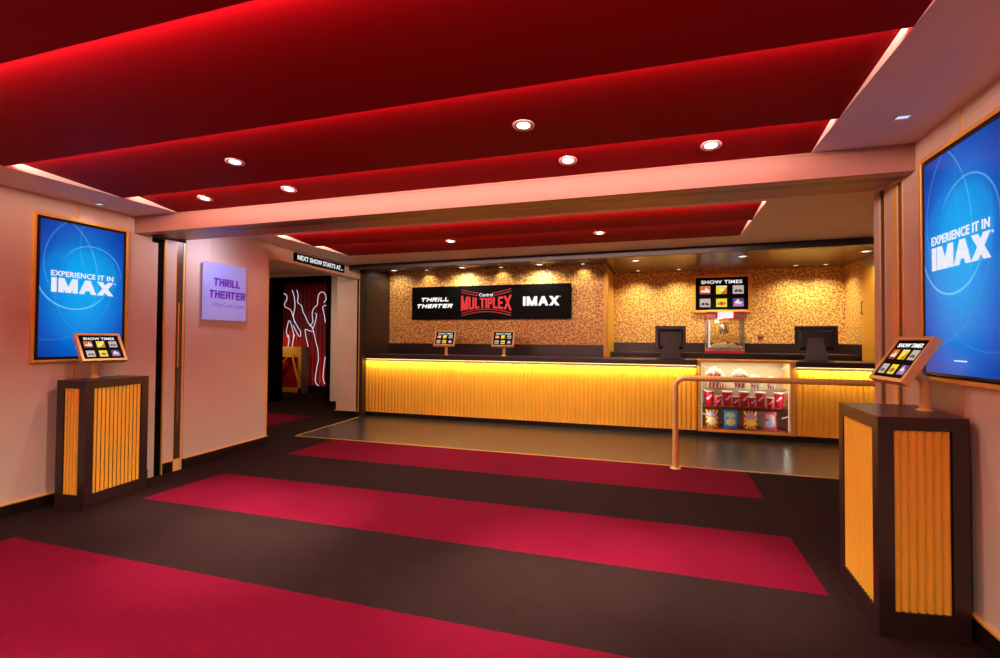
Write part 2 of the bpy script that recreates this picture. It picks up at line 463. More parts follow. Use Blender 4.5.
# --- back room ceiling
bx0, bx1 = -4.95, 1.02
by = [(5.44, 6.24, .07), (6.24, 7.12, .07)]
struct('ceiling.002', MB().box(-5.9, bx0, 4.45, 8.1, ZB, ZB + .35).box(bx1, 3.6, 4.45, 8.1, ZB, ZB + .35)
       .box(bx0, bx1, 4.45, 5.44, ZB, ZB + .35).box(bx0, bx1, 7.12, 8.1, ZB, ZB + .35).box(bx0, bx1, 5.44, 7.12, ZB + .3, ZB + .34), M['soffit'])
for i, (a, b, r) in enumerate(by):
    red_panel('ceiling_panel', a, b, r, ZB, bx0, bx1, .0 if i == 0 else .12)
# dark metal strip and the ceiling above the counter
struct('trim_6', MB().prism([(-5.57, 8.03), (3.42, 7.66), (3.42, 7.74), (-5.57, 8.11)], ZB - .095, ZB + .02), M['strip'])
M['cceil'] = paint('brown_gloss_ceiling', (.19, .115, .07), .25, .05, 3, spec=.6)
struct('ceiling.003', MB().box(-5.9, 3.6, 7.7, 11.3, ZC, ZC + .08), M['cceil'])

# --- header with the track of the folding wall
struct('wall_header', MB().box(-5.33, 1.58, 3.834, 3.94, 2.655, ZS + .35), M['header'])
struct('trim_7', MB().box(-5.33, 1.58, 3.94, 4.10, 2.672, ZS + .2), M['dkmetal'])
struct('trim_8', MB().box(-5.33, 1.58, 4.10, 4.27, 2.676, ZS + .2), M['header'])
struct('trim_9', MB().box(-5.33, 1.58, 4.27, 4.34, 2.70, ZS + .2), M['dkmetal'])
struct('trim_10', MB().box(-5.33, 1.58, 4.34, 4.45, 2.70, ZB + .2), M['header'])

# --- left jamb with the pocket of the folding wall
struct('trim_11', MB().box(-5.50, -5.337, 4.03, 4.105, 0, 2.60), M['wall'])
struct('trim_12', MB().box(-5.50, -5.345, 4.105, 4.183, 0, 2.655).box(-5.50, -5.337, 4.03, 4.105, 2.60, 2.655), M['black'])
struct('trim_13', MB().box(-5.42, -5.326, 4.183, 4.197, 0, 2.655).box(1.575, 1.62, 4.012, 4.026, 0, 2.655), M['gold'])
struct('trim_14', MB().box(-5.5, -5.333, 4.197, 4.325, .13, 2.66), M['wall'])
struct('trim_15', MB().box(-5.5, -5.328, 4.21, 4.325, 0, .12), M['base'])
struct('trim_16', MB().box(-5.5, -5.325, 4.197, 4.325, .12, .132), M['gold'])
# --- right jamb
struct('trim_17', MB().box(1.59, 1.75, 4.026, 4.11, 0, 2.655), M['grey'])
struct('trim_18', MB().box(1.58, 1.75, 4.11, 4.19, 0, 2.66), M['copper'])
struct('trim_19', MB().box(1.582, 1.75, 4.19, 4.30, 0, 2.67), M['wall'])
# --- sign wall on the left of the back room
def lw(y0, y1, z0, z1, mb=None, t=.2, proud=0.0):
    mb = mb or MB()
    return mb.prism([(leftX(y0) - t, y0), (leftX(y0) + proud, y0), (leftX(y1) + proud, y1), (leftX(y1) - t, y1)], z0, z1)
struct('wall_left.001', lw(8.25, 8.45, 2.71, ZB, lw(5.86, 8.25, 2.71, ZB, lw(4.455, 5.86, 0, ZB))), M['wall'])
struct('baseboard_left.001', lw(4.455, 5.87, 0, .115, None, .2, .016), M['base'])
struct('trim_20', lw(4.455, 5.875, .115, .128, None, .2, .02), M['gold'])
struct('trim_21', lw(5.845, 5.868, .128, 2.71, None, .02, .006), M['gold'])
struct('trim_22', lw(5.868, 8.45, 2.71, 2.722, None, .02, .006), M['gold'])
# thin seam above the sign
struct('trim_23', lw(4.83, 4.836, 2.5, ZB, None, .02, .003), M['gold'])
# --- hall behind the sign wall
struct('wall_hall', MB().box(-6.12, -5.6, 8.45, 8.62, .12, 2.80).box(-6.12, -5.75, 8.62, 9.75, .12, 3.05), M['wall'])
struct('baseboard_hall', MB().box(-6.135, -5.59, 8.435, 8.62, 0, .115), M['base'])
struct('trim_24', MB().box(-6.14, -5.585, 8.43, 8.62, .115, .126).box(-5.615, -5.597, 8.44, 8.452, .126, 2.8), M['gold'])
struct('wall_hall.001', MB().box(-7.12, -6.12, 9.6, 9.78, .12, 3.05).box(-10.6, -8.95, 9.6, 9.78, .12, 3.05).box(-8.95, -7.12, 9.6, 9.78, 2.98, 3.2), M['wall'])
struct('baseboard_hall.001', MB().box(-7.12, -6.12, 9.585, 9.78, 0, .12).box(-10.6, -8.95, 9.585, 9.78, 0, .12), M['base'])
struct('door_1', MB().box(-8.95, -8.885, 9.58, 10.1, 0, 2.98).box(-7.225, -7.12, 9.57, 9.80, 0, 2.98).box(-8.885, -7.225, 9.58, 9.8, 2.83, 2.98), M['black'])
struct('wall_hall.002', MB().box(-10.75, -10.6, 5.6, 9.78, 0, 3.05).box(-10.6, -5.65, 5.56, 5.7, 0, 3.05), M['wall'])
struct('ceiling.004', MB().box(-10.75, -5.62, 5.56, 9.78, 3.05, 3.1), M['soffit'])
# --- gallery beyond the black door frame
struct('wall_gallery', MB().box(-12.5, -6.0, 12.05, 12.2, .16, 3.6), M['gwall'])
struct('wall_gallery.001', MB().box(-12.5, -12.35, 9.78, 12.05, 0, 3.6).box(-6.1, -6.0, 9.78, 12.05, 0, 3.6), M['gwall'])
struct('baseboard_gallery', MB().box(-12.4, -6.0, 12.02, 12.2, 0, .17), M['base'])
struct('ceiling.005', MB().box(-12.5, -6.0, 9.78, 12.2, 3.4, 3.45), M['gceil'])

# --- counter alcove
struct('wall_alcove', MB().box(-5.78, -5.612, 8.62, 9.75, 0, ZC), M['brownwall'])
struct('trim_25', MB().box(-5.66, -5.53, 8.45, 8.585, 0, ZC), M['wood'])
struct('wall_back', MB().box(-5.61, -.957, 9.6, 9.75, 1.45, ZC), M['mosaic'])
struct('wall_back.001', MB().box(-.957, 3.42, 11.1, 11.25, 1.5, ZC), M['mosaic'])
struct('wall_back.002', MB().box(-5.61, -.957, 9.58, 9.75, 0, 1.45).box(-.957, 3.42, 11.08, 11.25, 0, 1.5), M['wood'])
struct('wall_right.001', MB().box(3.42, 3.56, 10.2, 11.25, 1.5, ZC), M['mosaic'])
struct('wall_right.002', MB().box(3.41, 3.56, 10.2, 11.25, 0, 1.5), M['wood'])
struct('wall_right.003', MB().box(3.42, 3.56, 4.35, 9.2, 0, ZC).box(3.42, 3.56, 9.2, 10.2, 2.82, ZC), M['wall'])
struct('wall_front', MB().box(1.74, 3.56, 4.35, 4.47, 0, ZC), M['wall'])
d = MB().box(3.395, 3.45, 9.22, 10.19, 0, 2.81)
door = struct('door_2', d, M['yellow'])
hd = MB().tube([(3.39, 10.05, 2.02), (3.35, 10.05, 2.02), (3.35, 10.05, 2.24), (3.39, 10.05, 2.24)], .012).build('door_handle', M['chrome'], door)
# gold end of the mosaic wall
struct('trim_26', MB().box(-.957, -.93, 9.56, 11.08, 1.0, 2.97).box(-.985, -.93, 9.54, 9.60, 1.0, ZC), M['yellow'])
struct('trim_27', MB().box(-.93, -.92, 9.62, 9.70, 1.25, 2.93).box(-.93, -.92, 10.95, 11.02, 1.25, 2.93).box(-.93, -.92, 9.70, 10.95, 2.85, 2.93), M['gold'])

# ================================================================== LAMPS
def light(kind, loc, energy, col=(1, .85, .7), rot=None, **kw):
    l = bpy.data.lights.new('lamp', kind); l.energy = energy; l.color = col
    for k, v in kw.items(): setattr(l, k, v)
    o = bpy.data.objects.new('lamp', l); COL.objects.link(o); o.location = loc
    if rot is not None: o.rotation_euler = rot
    return o
WARM = (1, .90, .80)
# cove strips behind the lip of every red panel
for i, (a, b, r) in enumerate(edges[:-1]):
    light('AREA', ((XL + XR) / 2, b - .02, ZS + .045), 135, (1, .62, .55), (PI - .45, 0, 0), shape='RECTANGLE', size=XR - XL - .05, size_y=.03)
light('AREA', ((bx0 + bx1) / 2, 6.24 - .035, ZB + .045), 170, (1, .62, .55), (PI - .45, 0, 0), shape='RECTANGLE', size=bx1 - bx0 - .05, size_y=.03)

light('AREA', ((bx0 + bx1) / 2, 5.475, ZB + .02), 150, (1, .62, .55), (PI - .35, 0, 0), shape='RECTANGLE', size=bx1 - bx0 - .05, size_y=.03)
def panel_z(y, es, z):
    for a, b, r in es:
        if a < y <= b: return z + r * (b - y) / (b - a), math.atan(-r / (b - a))
    return z, 0
def lamps(x, y, z, e, col=WARM, ang=2.2, wide=2.3, kw=.5, kn=1.5):
    light('SPOT', (x, y, z - .02), e * kw, col, (0, 0, 0), spot_size=wide, spot_blend=.8, shadow_soft_size=.04)
    light('SPOT', (x, y, z - .02), e * kn, col, (0, 0, 0), spot_size=ang * .31, spot_blend=1, shadow_soft_size=.04)
def downlight(x, y, z, tilt, r, label, group, e, lens='lens', ang=2.2, col=WARM, wide=2.3, kw=.75, kn=1.0):
    t = thing('downlight', label, 'ceiling light', (x, y, z), 0, group)
    t.rotation_euler = (tilt, 0, 0)
    MB().lathe([(r * .62, -.002), (r, -.006), (r * 1.02, -.001), (r * 1.0, .004)], 28).lathe([(r * .60, .03), (r * .66, -.004), (r * .62, -.002)], 28).build('trim_ring', M['ring'], t)
    MB().lathe([(r * .60, -.0035), (r * .60, .028)], 24).build('lens', M[lens], t)
    if e: lamps(x, y, z, e, col, ang, wide, kw, kn)
    return t
DL = [(-3.017, 2.903, 'leftmost downlight on the broad red ceiling panel'), (-.787, 2.911, 'downlight near the middle of the broad red ceiling panel'),
      (-4.094, 3.599, 'downlight at the far left end of the last red panel before the header'), (-3.121, 3.593, 'second downlight from the left on the last red panel before the header'),
      (-.632, 3.595, 'third downlight from the left on the last red panel before the header'), (.339, 3.593, 'rightmost downlight on the last red panel before the header')]
for x, y, lb in DL:
    z, tl = panel_z(y, edges, ZS)
    downlight(x, y, z, tl, .067, lb, 'downlights in the red ceiling', 105, wide=1.6 if y > 3.3 else 2.3, kw=.6 if y > 3.3 else 1.5, kn=5)
for x in (-4.0, -2.6, -1.2, .2):            # unseen spots added behind the viewer as fill light
    for y in (.9, -.9):
        lamps(x, y, panel_z(y, edges, ZS)[0], 110, kw=1.4, kn=5)
for x, y, lb in ((-2.819 * 1.02, 6.62, 'left one of the two downlights in the red ceiling beyond the header'), (-.726 * 1.02, 6.64, 'right one of the two downlights in the red ceiling beyond the header')):
    z, tl = panel_z(y, by, ZB)
    downlight(x, y, z, tl, .075, lb, 'downlights in the far red ceiling', 70, kw=2.2)
for x in (-2.9, -.8):
    lamps(x, 5.8, panel_z(5.8, by, ZB)[0], 60, kw=1.6)
# lamps over the counter
k = 1.45 / 1.42
names = ['first', 'second', 'third', 'fourth', 'fifth', 'sixth']
for i, x in enumerate((-5.25, -3.727, -2.146, -.388, 1.352, 3.111)):
    downlight(x * k, 9.345, ZC, 0, .085, '%s from the left of the larger downlights in the brown ceiling above the counter' % names[i], 'front row of downlights above the counter', 20 if i == 0 else 95, 'lens2', 2.4, WARM, 2.9, .55, .3)
for i, (x, y) in enumerate(((-4.565, 9.45), (-2.952, 9.45), (-1.344, 9.45))):
    downlight(x * k, y + .03, ZC, 0, .05, '%s from the left of the tiny downlights above the long black signboard' % names[i], 'tiny downlights along the flecked wall', 12, 'lens2', 1.9, (1, .82, .55))
for i, x in enumerate((-.403, .40, 2.50, 3.0)):
    downlight(x, 10.72, ZC, 0, .05, '%s from the left of the tiny downlights along the concession wall' % names[i], 'tiny downlights along the concession wall', 72, 'lens2', 2.0, (1, .84, .52))
light('SPOT', (1.25, 10.55, ZC - .02), 72, (1, .84, .52), (0, 0, 0), spot_size=1.6, spot_blend=.6, shadow_soft_size=.04)
# bluish soffit lamps
def soffit_lamp(x, y, label):
    t = thing('soffit_light', label, 'ceiling light', (x, y, ZS), 0, 'small bluish soffit lamps')
    MB().box(-.04, -.03, -.028, .028, -.004, 0).box(.03, .04, -.028, .028, -.004, 0).box(-.03, .03, -.028, -.02, -.004, 0).box(-.03, .03, .02, .028, -.004, 0).build('bezel', M['chrome'], t)
    MB().box(-.0295, .0295, -.0195, .0195, -.003, 0).build('lens', M['bluelens'], t)
    light('SPOT', (x, y, ZS - .02), 2, (.85, .88, 1), (0, 0, 0), spot_size=2.4, spot_blend=.8, shadow_soft_size=.03)
soffit_lamp(-5.16, 3.37, 'small bluish rectangular lamp in the pale soffit above the left wall screen')
soffit_lamp(1.33, 3.37, 'small bluish rectangular lamp in the pale soffit beside the right wall screen')
# hall, gallery
light('AREA', (-7.6, 7.6, 3.0), 45, (1, .78, .6), (0, 0, 0), shape='RECTANGLE', size=1.5, size_y=1.0)
light('SPOT', (-9.0, 10.9, 3.3), 6, (1, .3, .25), (.35, 0, 0), spot_size=2.4, spot_blend=.7, shadow_soft_size=.1)
light('SPOT', (-10.3, 11.2, 1.9), 30, (1, .7, .35), (.5, 0, 0), spot_size=2.0, spot_blend=.7, shadow_soft_size=.1)

# ================================================================== WALL SCREENS
def wall_screen(loc, rz, label):
    t = thing('wall_screen', label, 'poster screen', loc, rz, 'blue poster screens')      # local: u = x, up = z, faces -y
    W, Ht = .42, .68
    fr = MB()
    for a, b, c, d in ((-W, -W + .026, -Ht, Ht), (W - .026, W, -Ht, Ht), (-W + .026, W - .026, Ht - .026, Ht), (-W + .026, W - .026, -Ht, -Ht + .026)):
        fr.box(a, b, -.03, 0, c, d)
    fr.build('frame', M['gold'], t, .004)
    MB().box(-W + .026, W - .026, -.012, -.001, -Ht + .026, Ht - .026).build('back_panel', M['black'], t)
    bz = MB()
    w2, h2 = .385, .645
    for a, b, c, d in ((-w2, -w2 + .02, -h2, h2), (w2 - .02, w2, -h2, h2), (-w2 + .02, w2 - .02, h2 - .016, h2), (-w2 + .02, w2 - .02, -h2, -h2 + .016)):
        bz.box(a, b, -.024, -.012, c, d)
    bz.build('bezel', M['monitor'], t)
    sc = MB().box(-w2 + .02, w2 - .02, -.022, -.012, -h2 + .016, h2 - .016).build('screen', M['poster'], t)
    text('small_lettering', 'EXPERIENCE IT IN', M['lav_text'], t, .545, .052, -.005, -.024, .145, .026)
    mb = MB()
    mb.X = Matrix.Translation((-.005, -.0225, -.03))
    stroke_word(mb, 'IMAX', [.046, .160, .150, .145], .135, .042, .013, plain())
    mb.build('large_lettering', M['lav_text'], t)
    text('registered_mark', 'o', M['lav_text'], t, .014, .014, .288, -.0235, .095, 0)
    MB().box(-.06, -.045, -.024, -.022, -.556, -.549).box(-.04, .06, -.024, -.022, -.556, -.549).build('fine_print', M['lav_text'], t)
    return t
ws = wall_screen((-5.33, 3.345, 1.99), PI / 2, 'blue gold-framed poster screen on the left wall above the smaller pedestal')
dup(ws, (1.58, 3.315, 2.0), -PI / 2, 'blue gold-framed poster screen on the right wall behind the large pedestal', 'blue poster screens')

# ================================================================== SHOW-TIMES SCREENS
def screen_face(parent, w, h, X):
    """black screen with a title and six little posters; local xz plane facing -y, centred; X places it"""
    mb = MB(); mb.X = X
    mb.box(-w / 2, w / 2, -.003, 0, -h / 2, h / 2); scn = mb.build('screen', M['screenblack'], parent)
    text('title_lettering', 'SHOW TIMES', M['w_text'], scn, w * .78, h * .105, 0, -.004, h * .36, .014, 0, X)
    tw, th = w * .205, h * .255
    for r in range(2):
        for c in range(3):
            cx = (c - 1) * w * .315; cz = h * (.115 if r == 0 else -.28)
            mb = MB(); mb.X = X
            def q(x0, x1, z0, z1, mi, d=.0055):
                mb.box(cx + x0 * tw, cx + x1 * tw, -d, -.003, cz + z0 * th, cz + z1 * th, mi)
            def tri(pts, mi, d=.006):
                n_ = len(pts)
                mb.add([(cx + a * tw, -d, cz + b * th) for a, b in pts], [tuple(range(n_))], mi)
            key = (r, c)
            if key == (0, 0):
                q(-.5, .5, -.5, .5, 1); q(-.5, .5, -.5, -.28, 11, .0058); tri([(-.1, -.3), (.45, -.3), (.4, .1), (.2, .15), (.12, .45), (.0, .1)], 5, .0062); tri([(-.48, -.25), (.4, -.32), (.4, -.08), (-.3, 0)], 5, .0063)
            elif key == (0, 1):
                q(-.5, .5, -.5, .5, 2); q(-.2, .25, -.12, .12, 8, .0058); tri([(.5, -.5), (.5, .3), (-.1, -.5)], 1, .0056)
                q(-.5, .5, .38, .5, 8, .0059)
            elif key in ((0, 2), (1, 0)):
                q(-.5, .5, -.5, .5, 3)
                tri([(-.36, -.28), (-.08, -.28), (-.05, -.02), (-.2, .06), (-.34, -.12)], 6); tri([(.0, -.28), (.4, -.28), (.36, -.12), (.12, .04), (.02, -.02)], 6)
            elif key == (1, 1):
                q(-.5, .5, -.5, .5, 2); tri([(-.18, -.3), (.18, -.32), (.22, .05), (0, .16), (-.2, .08)], 7); tri([(-.42, -.22), (-.2, -.28), (-.2, .02), (-.38, .04)], 9, .0061); tri([(.2, -.25), (.4, -.2), (.38, .04), (.22, .06)], 10, .0061)
            else:
                q(-.5, .5, -.5, .5, 4); q(-.42, .5, -.42, -.12, 9, .0058); tri([(-.4, -.05), (.0, .48), (.12, .1), (.48, .08), (.2, -.15), (-.1, -.12)], 5)
            mb.build('poster_tile', TM, scn)
    return scn

def showtimes(label):
    """copper tablet on a bent post; local: post foot at the origin, screen faces +x and up"""
    t = thing('showtimes_tablet', label, 'screen', (0, 0, 0), 0, 'show times tablets on posts')
    tilt = math.radians(33); cx, cz = .115, .295
    n_ = Vector((math.cos(tilt), 0, math.sin(tilt))); rgt = Vector((0, 1, 0)); up = n_.cross(rgt)
    X = Matrix.Identity(4)
    for i in range(3):
        X[i][0] = rgt[i]; X[i][1] = -n_[i]; X[i][2] = up[i]; X[i][3] = (cx, 0, cz)[i]
    w, h = .37, .305
    mb = MB(); mb.X = X
    mb.box(-w / 2, w / 2, .0, .034, -h / 2, h / 2)
    for a, b, c, d in ((-w / 2, -w / 2 + .022, -h / 2, h / 2), (w / 2 - .022, w / 2, -h / 2, h / 2), (-w / 2 + .022, w / 2 - .022, h / 2 - .022, h / 2), (-w / 2 + .022, w / 2 - .022, -h / 2, -h / 2 + .022)):
        mb.box(a, b, -.012, .0, c, d)
    mb.build('casing', M['copper'], t)
    screen_face(t, w - .046, h - .046, X @ Matrix.Translation((0, -.002, 0)))
    path = [(0, 0, .008), (0, 0, .10), (0, 0, .15)]
    for k_ in range(1, 6):
        a = k_ / 5 * 1.1
        path.append((.06 * (1 - math.cos(a)), 0, .15 + .06 * math.sin(a)))
    path.append(tuple(Vector((cx, 0, cz)) - n_ * .030 - up * .02))
    MB().tube(path, .026, 16).build('post', M['copper'], t)
    MB().lathe([(.042, 0), (.042, .008), (.03, .012)], 20).build('foot_plate', M['copper'], t)
    return t

# ================================================================== PEDESTALS
def flutes(mb, x0, x1, z0, z1, n, depth, y=0.0, seg=6, mi=0):
    """convex flutes standing along z in the plane y, bulging to -y"""
    p = (x1 - x0) / n; prof = []
    for i in range(n):
        for k_ in range(seg):
            a = k_ / seg; prof.append((x0 + (i + a) * p, y - depth * math.sin(PI * a) ** .75))
    prof.append((x1, y))
    nn = len(prof)
    vs = [(x, yy, z0) for x, yy in prof] + [(x, yy, z1) for x, yy in prof]
    mb.add(vs, [(i, i + 1, nn + i + 1, nn + i) for i in range(nn - 1)], mi)
    for o in (0, nn):
        mb.add([vs[o + i] for i in range(nn)], [tuple(range(nn)) if o else tuple(reversed(range(nn)))], mi)
    return mb
def pedestal(quad, h, label, faces, nfl):
    """quad: four floor corners ccw"""
    cx = sum(p[0] for p in quad) / 4; cy = sum(p[1] for p in quad) / 4
    t = thing('pedestal', label, 'pedestal', (cx, cy, 0), 0, 'dark pedestals with fluted gold panels')
    loc = [(p[0] - cx, p[1] - cy) for p in quad]
    core = [(x * (1 - .028 / math.hypot(x, y)), y * (1 - .028 / math.hypot(x, y))) for x, y in loc]
    MB().prism(core, .03, h - .03).build('core', M['wood'], t)
    fr = MB()
    fr.prism(loc, h - .07, h).prism(loc, 0, .13)
    for i in range(4):                      # corner posts
        a = Vector(loc[i]); b = Vector(loc[(i + 1) % 4]); z_ = Vector(loc[i - 1])
        e1 = (b - a).normalized() * .078; e2 = (z_ - a).normalized() * .078
        fr.prism([tuple(a), tuple(a + e1), tuple(a + e1 + e2), tuple(a + e2)], .13, h - .07)
    fr.build('frame', M['wood'], t)
    for i in faces:
        a = Vector((*loc[i], 0)); b = Vector((*loc[(i + 1) % 4], 0)); L = (b - a).length; d = (b - a) / L
        X = Matrix.Identity(4); nrm = Vector((d.y, -d.x, 0))
        for j in range(3):
            X[j][0] = d[j]; X[j][1] = -nrm[j]; X[j][2] = (0, 0, 1)[j]; X[j][3] = a[j]
        mb = MB(); mb.X = X
        n_ = max(5, round((L - .156) / nfl))
        flutes(mb, .0785, L - .0785, .1315, h - .0715, n_, .014, .0175, 8)
        mb.build('fluted_panel', M['flute'], t)
    return t
HP = 1.152
pedestal([(-5.19, 3.07), (-4.86, 3.10), (-4.96, 3.745), (-5.305, 3.70)], HP, 'dark pedestal with fluted gold panels by the left wall', (0, 1, 2), .042)
pedestal([(1.11, 3.13), (1.537, 3.20), (1.55, 3.80), (1.125, 3.775)], HP, 'large dark pedestal with fluted gold panels by the right wall', (0, 2, 3), .042)
tl = showtimes('copper-framed show times tablet on the pedestal by the left wall')
tl.location = (-5.20, 3.385, HP); tl.rotation_euler[2] = math.radians(-9)
tr = dup(tl, (1.475, 3.50, HP), math.radians(184), 'copper-framed show times tablet on the large pedestal at right')

# ================================================================== SIGNS
# brushed square sign
yc = 5.01
ang = math.atan(.065)
t = thing('wall_sign', 'square lavender brushed-metal sign with purple lettering on the cream wall', 'sign', (leftX(yc), yc, 2.13), PI / 2 + ang)
bx = MB().box(-.355, .355, -.05, -.036, -.36, .36).build('face_panel', M['brushed'], t)
MB().box(-.33, .33, -.036, .0, -.335, .335).build('mounting_box', M['grey'], t)
mb = MB(); mb.X = Matrix.Translation((.0, -.051, .07)); stroke_word(mb, 'thrill', [.078, .072, .072, .024, .064, .064], .10, .021, .012, plain(.08, .02, 0)); mb.build('lettering', M['purple'], t)
mb = MB(); mb.X = Matrix.Translation((.0, -.051, -.085)); stroke_word(mb, 'theater', [.076, .074, .074, .074, .074, .074, .078], .10, .021, .012, plain(.08, .035, 0)); mb.build('lettering', M['purple'], t)
text('tagline_lettering', 'A Micro-Cinema Sensation', M['lilac'], t, .53, .062, .05, -.051, -.165, 0)
light('AREA', (leftX(yc) + .5, yc - .3, 2.75), 6, (.7, .65, 1), (0, .5, 0), size=.2)

# next show sign over the hall opening
yc = 7.12
t = thing('lintel_sign', 'narrow black sign with white lettering over the hall opening', 'sign', (leftX(yc), yc, 2.828), PI / 2 + ang)
MB().box(-.71, .71, -.035, 0, -.068, .068).build('panel', M['screenblack'], t)
text('lettering', 'NEXT SHOW STARTS AT...', M['w_text'], t, 1.30, .078, 0, -.036, 0, .012)

# long black signboard
xc = (-5.01 - 1.60) / 2
t = thing('signboard', 'long black lit signboard with three logos on the flecked gold wall', 'sign', (xc, 9.575, 2.30), 0)
MB().box(-1.705, 1.705, -.08, 0, -.345, .345).build('panel', M['screenblack'], t, .006)
for bx_ in (-1.3, 1.3):
    MB().box(bx_ - .05, bx_ + .05, 0, .0245, -.12, .12).build('mounting_bracket', M['dkmetal'], t)
mb = MB(); mb.X = Matrix.Translation((-1.16, -.081, .03)); stroke_word(mb, 'thrill', [.12, .11, .11, .035, .09, .09], .085, .026, .016, plain(.35, -.02, 0)); mb.build('thrill_lettering', M['w_text'], t)
mb = MB(); mb.X = Matrix.Translation((-1.16, -.081, -.105)); stroke_word(mb, 'theater', [.11, .105, .1, .1, .1, .1, .1], .085, .026, .016, plain(.35, -.03, 0)); mb.build('theater_lettering', M['w_text'], t)
mb = MB(); mb.X = Matrix.Translation((1.11, -.081, -.085)); stroke_word(mb, 'IMAX', [.058, .215, .205, .195], .185, .054, .018, plain(0, 0, 0)); mb.build('large_lettering', M['w_text'], t)
text('registered_mark', 'o', M['w_text'], t, .02, .02, 1.495, -.082, .09, 0)
def bow(p, tot, h):
    q = 2 * p[0] / tot; s_ = 1 + .55 * abs(q) ** 1.8
    return (p[0] * (1 + .06 * abs(q)), (p[1] - h / 2) * s_ * 1.0)
mb = MB(); mb.X = Matrix.Translation((-.03, -.081, -.015)); stroke_word(mb, 'MULTIPLEX', [.14, .115, .09, .11, .035, .10, .09, .10, .15], .205, .036, .012, bow); mb.build('multiplex_lettering', M['logo_red'], t)
for sg in (1, -1):
    for off in (.0, .05):
        mb = MB()
        for k_ in range(20):
            q0, q1 = -1 + k_ / 10, -.9 + k_ / 10
            if sg > 0 and abs((q0 + q1) / 2) < .30: continue
            def zz(q): return sg * (.135 + off + .085 * abs(q) ** 1.8)
            a, b = zz(q0), zz(q1)
            th = .02
            mb.add([(-.03 + .535 * q0, -.082, -.015 + a), (-.03 + .535 * q1, -.082, -.015 + b), (-.03 + .535 * q1, -.082, -.015 + b + th), (-.03 + .535 * q0, -.082, -.015 + a + th),
                    (-.03 + .535 * q0, -.079, -.015 + a), (-.03 + .535 * q1, -.079, -.015 + b), (-.03 + .535 * q1, -.079, -.015 + b + th), (-.03 + .535 * q0, -.079, -.015 + a + th)],
                   [(0, 1, 2, 3), (7, 6, 5, 4), (0, 4, 5, 1), (2, 6, 7, 3)])
        mb.build('logo_band', M['logo_dark'], t)
text('central_lettering', 'Central', M['w_text'], t, .29, .07, -.03, -.082, .152, .012)

# concession wall monitor
t = thing('wall_monitor', 'gold-framed show times monitor on the flecked wall above the popcorn machine', 'screen', (1.235, 11.1, 2.515), 0)
mb = MB()
w, h = 1.10, .78
for a, b, c, d in ((-w / 2, -w / 2 + .055, -h / 2, h / 2), (w / 2 - .055, w / 2, -h / 2, h / 2), (-w / 2 + .055, w / 2 - .055, h / 2 - .055, h / 2), (-w / 2 + .055, w / 2 - .055, -h / 2, -h / 2 + .055)):
    mb.box(a, b, -.09, 0, c, d)
mb.build('frame', M['gold'], t, .006)
MB().box(-w / 2 + .055, w / 2 - .055, -.05, 0, -h / 2 + .055, h / 2 - .055).build('back_panel', M['black'], t)
screen_face(t, w - .11, h - .11, Matrix.Translation((0, -.052, 0)))

# ================================================================== COUNTER
CF = 8.65
def counter(x0, x1, label):
    t = thing('counter', label, 'counter', ((x0 + x1) / 2, CF, 0), 0, 'fluted gold counters'); hw = (x1 - x0) / 2
    MB().box(-hw, hw, .025, .60, .105, 1.15).build('body', M['wood'], t)
    flutes(MB(), -hw, hw, .105, 1.10, max(8, round((x1 - x0) / .073)), .018, .024, 5).build('fluted_front', M['flute'], t)
    MB().box(-hw, hw, .0, .03, .095, .105).build('gold_edge', M['gold'], t)
    MB().box(-hw, hw, .05, .60, 0, .095).build('toe_kick', M['base'], t)
    MB().box(-hw, hw, -.02, -.004, 1.143, 1.1495).build('light_strip', M['led'], t)
    light('AREA', ((x0 + x1) / 2, CF - .045, 1.142), 7.5 * (x1 - x0), (1, .80, .34), (.28, 0, 0), shape='RECTANGLE', size=x1 - x0 - .02, size_y=.03)
counter(-5.605, .595, 'long dark-topped counter front of fluted gold left of the glass case')
counter(2.025, 3.41, 'short counter front of fluted gold right of the glass case')
def worktop(x0, x1, label):
    o = MB().box(x0, x1, CF - .055, CF + .66, 1.151, 1.235).build('worktop', M['wood'], None, .006)
    tag(o, label, 'worktop', 'dark counter tops'); return o
worktop(-5.605, .597, 'long dark brown worktop carrying the two small tablets')
worktop(2.022, 3.41, 'short dark brown worktop under the right-hand monitor')
# back counters under the walls
def back_counter(x0, x1, y0, y1, z, label):
    t = thing('back_counter', label, 'counter', ((x0 + x1) / 2, (y0 + y1) / 2, 0)); hw = (x1 - x0) / 2; hd_ = (y1 - y0) / 2
    MB().box(-hw, hw, -hd_ + .03, hd_, 0, z - .05).build('body', M['brownwall'], t)
    MB().box(-hw, hw, -hd_, hd_, z - .05, z).build('top', M['wood'], t, .005)
back_counter(-.915, 3.40, 10.30, 11.075, 1.31, 'dark back counter below the flecked wall, carrying the popcorn machine')

tc = []
for x, y, lb in ((-3.92, 8.86, 'small show times tablet on the long counter, left one of the two'), (-2.75, 8.86, 'small show times tablet on the long counter, right one of the two')):
    o = dup(tl, (x, y, 1.235), math.radians(-80), lb, 'show times tablets on posts'); o.scale = (1.1, 1.1, 1.1); tc.append(o)

